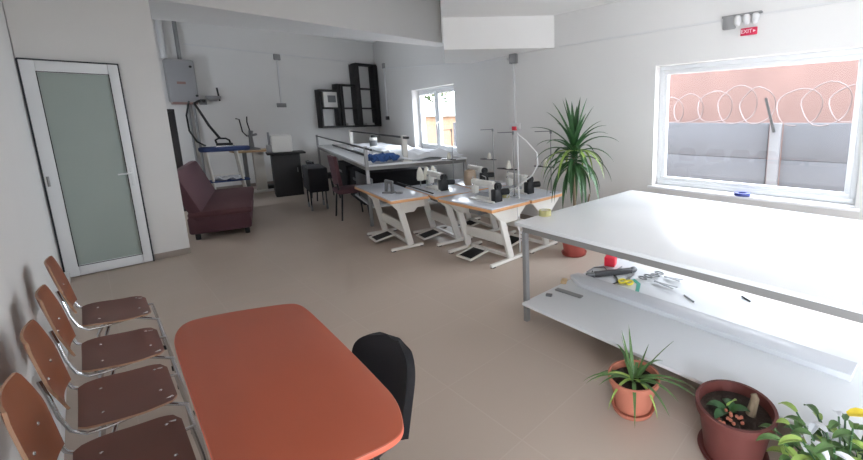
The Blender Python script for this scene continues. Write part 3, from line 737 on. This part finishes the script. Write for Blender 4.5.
ex = thing('emergency_light', 'grey emergency light unit above the wide window with red exit sign', 'light', (XR, 1.2, 2.5))
m = MB(); m.box((-.02, 0, .05), (.06, .36, .02), bev=.004); m.box((-.03, .11, -.01), (.05, .12, .12), bev=.01); m.build('housing', 'conduit_grey', ex)
for y in (.03, -.05, -.13):
    m = MB(); m.lathe([(.018, -.05), (.032, -.03), (.034, .03), (.02, .045)], (-.04, y, 0), 16); m.build('lamp', 'conduit', ex)
sg = thing('exit_sign', 'small red sign with white lettering below the emergency light', 'sign', (XR-.008, 1.13, 2.39))
m = MB(); m.box((0, 0, 0), (.016, .15, .07), bev=.004); m.build('plate', 'sign_red', sg)
cu = bpy.data.curves.new('lettering', 'FONT'); cu.body = 'EXIT'; cu.size = .05; cu.extrude = .001; cu.align_x = 'CENTER'; cu.align_y = 'CENTER'
tmp = bpy.data.objects.new('tmp_text', cu); C.objects.link(tmp); bpy.context.view_layer.update()
me = bpy.data.meshes.new_from_object(tmp.evaluated_get(bpy.context.evaluated_depsgraph_get())); bpy.data.objects.remove(tmp)
me.materials.clear(); me.materials.append(MATS['white_letter'])
lt = bpy.data.objects.new('lettering', me); C.objects.link(lt); lt.parent = sg; lt.location = (-.01, .02, 0); lt.rotation_euler = (R(90), 0, R(-90))
m = MB()
t = bmesh.new(); vs = [t.verts.new(v) for v in ((-.0095, -.04, .012), (-.0095, -.064, 0), (-.0095, -.04, -.012), (-.0125, -.04, .012), (-.0125, -.064, 0), (-.0125, -.04, -.012))]
for f in ((0,1,2), (3,5,4), (0,3,4,1), (1,4,5,2), (2,5,3,0)): t.faces.new([vs[i] for i in f])
m._merge(t); m.build('arrow', 'white_letter', sg)

# ------------------------------------------------------------------ alcove
# boiler on the back wall
bo = thing('wall_boiler', 'grey wall-hung boiler above the dark wardrobe', 'boiler', (1.56, YB, 1.98))
m = MB(); m.box((0, -.14, .44), (.46, .28, .88), bev=.03); m.build('casing', 'boiler_grey', bo)
m = MB(); m.box((0, -.14, .02), (.4, .24, .12), bev=.01); m.build('connection_panel', 'copper_red', bo)
m = MB()
for x, z in ((.16, .74), (.2, .14)): m.cyl((x, -.28, z), (x, -.3, z), .025, 12)
m.build('knob', 'black_plastic', bo)
m = MB(); m.box((-.02, -.283, .4), (.14, .006, .05)); m.build('badge', 'copper_red', bo)
m = MB(); m.tube([(1.60, YB-.1, 2.88), (1.6, YB-.1, 3.73)], .035, 12); tag(m.build('boiler_pipe', 'conduit_grey'), 'dark pipe rising from the boiler to the ceiling', 'pipe')
m = MB(); m.tube([(1.36, YB-.1, 2.88), (1.36, YB-.1, 3.73)], .05, 12); tag(m.build('flue_pipe', 'conduit'), 'pale flue pipe left of the dark pipe above the boiler', 'pipe')
for x, lb in ((1.62, 'left of the two grey pipes running down below the boiler'), (1.72, 'right of the two grey pipes running down below the boiler')):
    m = MB(); m.tube([(x, YB-.05, .02), (x, YB-.05, 1.97)], .022, 8); tag(m.build('water_pipe', 'conduit_grey'), lb, 'pipe')
wd = thing('wardrobe', 'tall dark wooden cabinet half hidden behind the white wall end', 'cabinet', (.33, 9.4, 0))
m = MB(); m.box((.4, .3, .9), (.8, .6, 1.8), bev=.006); m.build('body', 'dark_wood', wd)
m = MB(); m.box((.2, -.01, .92), (.38, .02, 1.68), bev=.004); dd = m.build('door', 'dark_wood', wd); q = MB(); q.cyl((.36, -.03, .9), (.36, -.03, 1.05), .008, 8); q.build('handle', 'steel', dd)
m = MB(); m.box((.6, -.01, .92), (.38, .02, 1.68), bev=.004); dd = m.build('door', 'dark_wood', wd); q = MB(); q.cyl((.44, -.03, .9), (.44, -.03, 1.05), .008, 8); q.build('handle', 'steel', dd)
# sofa
so = thing('sofa', 'dark maroon upholstered armless sofa in the alcove', 'sofa', (.80, 6.95, 0), R(-14))
m = MB(); m.box((.32, 1.05, .2), (.68, 2.1, .24), bev=.03); m.build('base', 'maroon', so)
m = MB(); m.box((.34, 1.05, .345), (.7, 2.14, .09), bev=.035); m.build('seat_cushion', 'maroon_seat', so)
m = MB(); m.box((.0, 1.05, .58), (.14, 2.12, .72), rot=Euler((0, R(-20), 0)), bev=.05); m.build('backrest', 'maroon', so)
for x, y in ((.06,.06), (.6,.06), (.06,2.02), (.6,2.02)):
    m = MB(); m.cyl((x, y, 0), (x, y, .09), .03, 10); m.build('foot', 'black_plastic', so)
# ironing board, iron, steam hose
ib = thing('ironing_board', 'blue covered ironing board on a white frame with lower tray', 'ironing board', (1.80, 9.9, 0), R(-6))
pl = [(-.36,-.12),(-.3,-.19),(.1,-.2),(.3,-.14),(.42,-.04),(.44,0),(.42,.04),(.3,.14),(.1,.2),(-.3,.19),(-.36,.12)]
m = MB(); m.prism(pl, 1.0, 1.09, .03); m.build('board', 'blue_cover', ib)
for s in (-1, 1):
    m = MB(); m.tube([(-.26, s*.15, 1.0), (-.22, s*.15, .5), (-.2, s*.15, 0)], .02, 8); m.build('leg', 'white_metal', ib)
    m = MB(); m.tube([(.2, s*.15, 1.0), (.24, s*.15, .5), (.3, s*.15, 0)], .02, 8); m.build('leg', 'white_metal', ib)
m = MB(); m.box((.05, 0, .42), (.62, .34, .03), bev=.01); m.build('tray', 'blue_cover', ib)
m = MB(); m.bar((-.22,-.15,.55), (.24,-.15,.55), .02, .02); m.bar((-.2,-.15,.06), (.28,-.15,.06), .02, .02); m.build('crosspiece', 'white_metal', ib)
m = MB()
P = [[(-.18+.42*i/8, -.14+.26*j/6, .46+.03*math.sin(i*1.7+j)+.02*math.cos(j*2.3)) for j in range(7)] for i in range(9)]
m.grid(P, .03); fc = m.build('folded_cloth', 'white_cloth', None, ib.location, ib.rotation_euler.z); tag(fc, 'crumpled white cloth on the tray under the ironing board', 'cloth')
ir = thing('steam_iron', 'dark steam iron standing on the blue ironing board', 'iron', (1.84, 9.88, 1.09), R(-10))
m = MB(); m.prism([(-.14,-.06),(.06,-.06),(.15,0),(.06,.06),(-.14,.06)], 0, .02); m.build('soleplate', 'chrome', ir)
m = MB(); m.prism([(-.13,-.055),(.05,-.055),(.13,0),(.05,.055),(-.13,.055)], .02, .07, .01); m.build('body', 'black_plastic', ir)
m = MB(); m.tube([(-.12,0,.07), (-.13,0,.13), (-.08,0,.16), (.03,0,.155), (.08,0,.12), (.09,0,.07)], .018, 10); m.build('handle', 'black_plastic', ir)
m = MB(); m.tube([(1.78,9.88,1.25),(1.68,10.1,1.5),(1.68,10.7,1.75),(1.66,11.1,1.95),(1.78,11.3,2.02)], .022, 8); tag(m.build('steam_hose', 'black_plastic'), 'black steam hose curving from the boiler side down to the iron', 'hose')
m = MB(); m.tube([(1.55,10.9,1.98),(1.44,10.6,1.7),(1.42,10.4,1.4),(1.45,10.0,1.2),(1.55,9.9,1.12)], .016, 8); tag(m.build('power_cable', 'black_plastic'), 'black cable hanging left of the steam hose to the ironing board', 'cable')
rg = thing('steam_regulator', 'small black valve unit on the wall right of the boiler', 'valve', (1.88, YB, 2.0))
m = MB(); m.box((0, -.05, 0), (.12, .1, .12), bev=.01); m.build('body', 'machine_grey', rg); m = MB(); m.cyl((0, -.1, .02), (0, -.14, .02), .035, 12); m.build('knob', 'black_plastic', rg)
# wooden topped machine table
wt = thing('button_machine_table', 'pale wooden-topped work table with white pedestal beside the black cabinet', 'table', (2.42, 10.55, 0))
m = MB(); m.box((.03, 0, .93), (.76, .55, .04), bev=.006); m.build('tabletop', 'light_wood', wt)
m = MB(); m.box((.1, 0, .47), (.2, .09, .88), bev=.01); m.build('pedestal', 'white_metal', wt)
m = MB(); m.box((-.12, .1, .47), (.07, .05, .86), bev=.006); m.build('side_post', 'machine_grey', wt)
m = MB(); m.box((.03, -.05, .025), (.7, .1, .05), bev=.01); m.box((.03, .2, .025), (.7, .08, .05), bev=.01); m.build('foot_bar', 'white_metal', wt)
m = MB(); m.box((.32, .1, .08), (.22, .24, .1), bev=.02); m.build('foot_pedal', 'black_plastic', wt)
bm_ = thing('button_machine', 'upright grey button sewing machine on the pale wooden table', 'sewing machine', (2.42, 10.5, .95))
m = MB(); m.lathe([(.16, 0), (.15, .03), (.06, .06)], seg=24, sy=.7); m.build('base', 'machine_grey', bm_)
m = MB(); m.tube([(0,0,.05), (.0,0,.3), (.02,0,.42)], [.05,.035,.045], 12); m.bar((-.05,0,.3), (.12,0,.34), .05, .05, .01); m.build('column', 'machine_grey', bm_)
m = MB(); m.tube([(.0,0,.42), (-.03,0,.6), (-.02,0,.72)], .012, 8); m.tube([(-.06,0,.3), (-.13,0,.4), (-.16,0,.66), (-.22,0,.68)], .012, 8); m.build('lever', 'black_plastic', bm_)
wl = thing('wall_lamp', 'small grey work lamp on the wall above the button machine', 'lamp', (2.1, YB, 2.08))
m = MB(); m.lathe([(.05, -.06), (.13, .0), (.14, .05), (.02, .06)], (-.04, -.12, 0), 20); m.build('shade', 'boiler_grey', wl)
m = MB(); m.bar((.08, -.04, -.05), (.05, -.08, .24), .03, .02); m.build('arm', 'black_plastic', wl)
# black cabinet with white box
bcab = thing('black_cabinet', 'black cabinet with overhanging top against the far wall', 'cabinet', (2.8, 9.72, 0), R(-12))
m = MB(); m.box((0, 0, .44), (.5, .5, .88), bev=.005); m.build('body', 'shelf_black', bcab)
m = MB(); m.box((.02, 0, .9), (.68, .58, .035), bev=.006); m.build('top', 'shelf_black', bcab)
m = MB(); m.box((0, -.257, .44), (.48, .014, .82), bev=.003); dq = m.build('door', 'shelf_black', bcab); q = MB(); q.cyl((.18, -.28, .5), (.18, -.28, .6), .008, 8); q.build('handle', 'steel', dq)
sb = thing('serger_box', 'white plastic machine cover standing on the black cabinet', 'machine', (2.74, 9.72, .92), R(-12))
m = MB(); m.box((.02, 0, .18), (.36, .3, .36), bev=.03); m.build('cover', 'machine_white', sb)
m = MB(); m.box((-.2, 0, .08), (.1, .22, .16), bev=.02); m.cyl((-.19, 0, .16), (-.19, 0, .42), .02, 8); m.build('side_unit', 'boiler_grey', sb)
# stepped black shelves on back wall
sh = thing('stepped_shelf', 'black stepped open shelving hung on the far wall above the long table', 'shelf', (4.2, YB-.3, 1.36))
D = .3
def board(name, x0, x1, z0, z1): 
    m = MB(); m.box(((x0+x1)/2, .15, (z0+z1)/2), (x1-x0, D, z1-z0), bev=.004); m.build(name, 'shelf_black', sh)
board('base_board', 0, 1.62, 0, .05)
for x, w_, h in ((0, .05, 1.0), (.45, .05, 1.16), (.53, .08, 1.16), (.95, .14, 1.72), (1.5, .12, 1.72)): board('upright', x, x+w_, .05, h)
board('shelf_board', .05, .45, .5, .54); board('shelf_board', .05, .45, .96, 1.0)
board('shelf_board', .61, .95, .5, .54); board('shelf_board', .61, .95, 1.12, 1.16)
board('shelf_board', 1.09, 1.5, .5, .54); board('shelf_board', 1.09, 1.5, 1.04, 1.08); board('shelf_board', 1.0, 1.6, 1.7, 1.75)
pbx = thing('printed_carton', 'white carton with a dark printed picture on the left shelf', 'box', (4.47, YB-.17, 1.9))
m = MB(); m.box((0, 0, .2), (.34, .24, .4), bev=.005); m.build('carton', 'printed_card', pbx)
m = MB(); m.box((.03, -.122, .22), (.2, .004, .18)); m.build('picture', 'grey_card', pbx)
for i, (x, w, lb) in enumerate(((4.95, .2, 'small pile of grey papers on the shelf base, middle bay'), (5.5, .25, 'small pile of white papers on the shelf base, right bay'))):
    m = MB(); m.box((x, YB-.16, 1.43), (w, .2, .035), rz=.2, bev=.004); m.box((x+.03, YB-.17, 1.46), (w*.8, .18, .02), rz=-.15, bev=.003); tag(m.build('paper_pile', 'printed_card'), lb, 'papers')

# ------------------------------------------------------------------ long spreading table
lt_ = thing('spreading_table', 'long white fabric spreading table with steel posts and rods', 'table', (2.65, 5.72, 0), R(-13.5))
LL, LW, LH = 5.6, 1.6, .93
m = MB(); m.box((LW/2, LL/2, LH-.015), (LW, LL, .03), bev=.004); m.build('tabletop', 'white_melamine', lt_)
m = MB()
for x in (.03, LW-.03): m.box((x, LL/2, LH-.06), (.04, LL-.05, .05))
for y in (.03, LL/2, LL-.03): m.box((LW/2, y, LH-.06), (LW-.1, .04, .05))
m.build('rail_frame', 'grey_rail', lt_)
for x in (.03, LW-.03):
    for y in (.04, LL*.5, LL-.04):
        m = MB(); m.box((x, y, (LH-.085)/2), (.045, .045, LH-.085), bev=.003); m.build('leg', 'steel', lt_)
m = MB(); m.box((LW/2, .7, .28), (LW-.12, 1.3, .025)); m.build('lower_shelf', 'white_melamine', lt_)
m = MB(); m.box((.1, .72, .5), (.02, 1.2, .4), bev=.004); m.build('side_panel', 'machine_grey', lt_)
for x, y in ((.02, .0), (.02, LL-.05), ):
    m = MB(); m.box((x, y, LH+.12), (.045, .045, .3), bev=.004); m.build('post', 'steel', lt_)
m = MB(); m.cyl((.02, -.35, LH+.24), (.02, LL-.03, LH+.24), .014, 8); m.build('front_rod', 'black_plastic', lt_)
m = MB(); m.cyl((.28, .3, LH+.03), (.28, LL-.7, LH+.03), .02, 8); m.build('middle_rod', 'black_plastic', lt_)
for y in (-.35+.5, LL-1.2):
    m = MB(); m.box((.62, y, LH+.2), (.075, .075, .4), bev=.006); m.box((.62, y, LH+.01), (.14, .2, .02)); m.build('white_post', 'white_metal', lt_)
m = MB(); m.cyl((.62, .1, LH+.37), (.62, LL-1.1, LH+.37), .016, 8); m.box((.62, .05, LH+.37), (.05, .18, .035)); m.build('rear_rod', 'black_plastic', lt_)
LM = Matrix.Translation(lt_.location) @ Matrix.Rotation(R(-13.5), 4, 'Z')
def onL(x, y, z=0): return tuple(LM @ Vector((x, y, LH+z)))
def cloth(name, label, x, y, w, d, h, seed, matn, rz=0):
    r_ = random.Random(seed); P = []
    for i in range(13):
        P.append([(-w/2+w*i/12+r_.uniform(-.01,.01), -d/2+d*j/10+r_.uniform(-.01,.01), h*(.55+.45*math.sin(i*1.1+seed)*math.cos(j*.9))*(1 if 0 < i < 12 and 0 < j < 10 else .3)+.012) for j in range(11)])
    m = MB(); m.grid(P, .012); o = m.build(name, matn, None, onL(x, y), R(-13.5)+rz); tag(o, label, 'fabric'); return o
cloth('fabric_heap', 'crumpled white fabric spread over the long table below the small window', 1.0, .62, 1.1, 1.1, .13, 1, 'white_cloth')
cloth('fabric_heap', 'loose white fabric lying on the middle of the long table', 1.1, 2.5, .8, 1.3, .08, 2, 'white_cloth')
cloth('fabric_heap', 'white fabric at the far end of the long table under the shelves', 1.0, 4.1, .8, 1.2, .06, 3, 'white_cloth')
m = MB(); m.tube([onL(.36, 1.3, .05), onL(.36, 2.6, .05)], .045, 12); tag(m.build('fabric_roll', 'white_cloth'), 'narrow white fabric roll along the front of the long table', 'fabric')
ca = thing('spray_can', 'white can with dark label standing on the long table', 'can', onL(.85, 3.2, 0))
m = MB(); m.cyl((0,0,0), (0,0,.25), .08, 20); m.build('body', 'machine_white', ca); m = MB(); m.cyl((0,0,.07), (0,0,.19), .081, 20); m.build('label_band', 'grey_card', ca)
m = MB(); m.lathe([(.05, .25), (.06, .27), (.04, .3)], seg=16); m.build('lid', 'black_plastic', ca)
m = MB()
for k in range(3): m.box((2.86+.0*k, 5.08+.0, .69+.032+.05*k), (.26-.02*k, .2, .046), rz=.2*k-.2, bev=.015)
m.bm.free()
dn = MB(); r_ = random.Random(5)
P = [[(-.2+.4*i/10, -.12+.24*j/8, .085+.05*math.sin(i*1.3)*math.cos(j*1.1)) for j in range(9)] for i in range(11)]
dn.grid(P, .05); o = dn.build('denim_pile', 'denim', None, onL(.28, .14, .0), 0); tag(o, 'small crumpled blue denim pile at the near end of the long table', 'fabric')

for y, lb in ((2.3, 'large black storage crate under the long table, nearer the sewing tables'), (3.9, 'large black storage crate under the long table, nearer the far wall')):
    p_c = LM @ Vector((.85, y, 0)); t = thing('storage_crate', lb, 'crate', (p_c.x, p_c.y, 0), R(-13.5))
    m = MB(); m.box((0, 0, .3), (1.2, 1.3, .6), bev=.02); m.build('body', 'black_fabric', t)
    m = MB(); m.box((-.605, 0, .42), (.012, .3, .05), bev=.004); m.build('handle', 'machine_grey', t)
# chairs in front of the long table
def visitor_chair(label, loc, rz, cm, hb=.92):
    t = thing('visitor_chair', label, 'chair', loc, rz)
    m = MB(); m.box((0, 0, .46), (.46, .44, .08), bev=.025); m.build('seat', cm, t)
    P = [[(-.2-.05*i/8+.02*abs(j-5)/5, -.21+.42*j/10, .56+(hb-.56)*i/8) for j in range(11)] for i in range(9)]
    m = MB(); m.grid(P, .05); m.build('backrest', cm, t)
    for sx in (-1, 1):
        for sy in (-1, 1):
            m = MB(); m.tube([(sx*.17, sy*.19, .43), (sx*.21, sy*.21, 0)], .013, 8); m.build('leg', 'black_plastic', t)
    for sy in (-1, 1):
        m = MB(); m.tube([(-.2, sy*.19, .42), (-.23, sy*.19, .6)], .012, 8); m.build('back_tube', 'black_plastic', t)
    return t
visitor_chair('maroon padded chair with black frame pushed against the long table', (2.78, 6.6, 0), R(-10), 'maroon', 1.02)
visitor_chair('black padded chair left of the maroon one along the long table', (3.12, 8.6, 0), R(-6), 'black_fabric', .78)
# black cart with wheels
ca2 = thing('black_trolley', 'low black trolley with wheels left of the maroon chair', 'trolley', (2.62, 7.55, 0), R(-12))
m = MB(); m.box((.0, .2, .56), (.3, .8, .42), bev=.02); m.build('bin', 'black_fabric', ca2)
for y in (0, .4):
    for x in (-.12, .12):
        m = MB(); m.tube([(x, y, .36), (x, y, .1)], .012, 8); l = m.build('leg', 'black_plastic', ca2)
        q = MB(); q.cyl((x-.012, y, .05), (x+.012, y, .05), .05, 16); q.build('wheel', 'machine_grey', l)

# ------------------------------------------------------------------ light
w = bpy.data.worlds.new('World'); bpy.context.scene.world = w; w.use_nodes = True
nt = w.node_tree; bg = nt.nodes['Background']; bg.inputs['Color'].default_value = (.89, .945, 1, 1); bg.inputs['Strength'].default_value = 21.2
def portal(loc, rot, sx, sy):
    l = bpy.data.lights.new('portal', 'AREA'); l.shape = 'RECTANGLE'; l.size = sx; l.size_y = sy; l.energy = 1
    l.cycles.is_portal = True
    o = bpy.data.objects.new('window_portal', l); C.objects.link(o); o.location = loc; o.rotation_euler = rot
portal((4.72, 1.125, 1.45), (R(90), 0, R(90)), 1.93, 1.4)
p_ = sp(m2, 1.54, -.3); portal(p_, (R(90), 0, R(90)+SA), 2.3, 1.4)
portal((4.72, -1.375, 1.45), (R(90), 0, R(90)), 1.95, 1.4); portal((XL-.25, -1.6, .9), (R(90), 0, R(-90)), 2.2, 1.6)

portal((-.75, 9.2, 1.55), (R(90), 0, R(-90)), 1.0, 1.0)
# ------------------------------------------------------------------ camera
f_, pitch, roll, yaw, cx_, cy_ = 397.23, .1677, -.0127, -.8596, 544.73, 183.31
cp, sn = math.cos(pitch), math.sin(pitch)
down = Vector((0, cp, sn)); fw = Vector((0, -sn, cp)); rt = Vector((1, 0, 0))
a_ = fw*math.cos(yaw)+rt*math.sin(yaw); b_ = -fw*math.sin(yaw)+rt*math.cos(yaw)
Rr = Matrix(((math.cos(roll), -math.sin(roll), 0), (math.sin(roll), math.cos(roll), 0), (0, 0, 1)))
X, Y, Z = Rr @ b_, Rr @ a_, -(Rr @ down)
right = Vector((X[0], Y[0], Z[0])); up = -Vector((X[1], Y[1], Z[1])); back = -Vector((X[2], Y[2], Z[2]))
cd = bpy.data.cameras.new('camera'); cam = bpy.data.objects.new('camera', cd); C.objects.link(cam)
M = Matrix((right, up, back)).transposed().to_4x4(); M.translation = (0, 0, 1.6); cam.matrix_world = M
cd.sensor_width = 36; cd.lens = 36*f_/863; cd.clip_start = .05
cd.shift_x = (431.5-cx_)/863; cd.shift_y = (cy_-230)/863
bpy.context.scene.camera = cam
sc_ = bpy.context.scene
sc_.view_settings.view_transform = 'Standard'; sc_.view_settings.look = 'None'; sc_.view_settings.gamma = 1; sc_.view_settings.exposure = .0
sc_.view_settings.use_curve_mapping = False
sc_.cycles.use_denoising = True; sc_.cycles.max_bounces = 10; sc_.cycles.diffuse_bounces = 8; sc_.cycles.transparent_max_bounces = 12
sc_.cycles.sample_clamp_indirect = 8
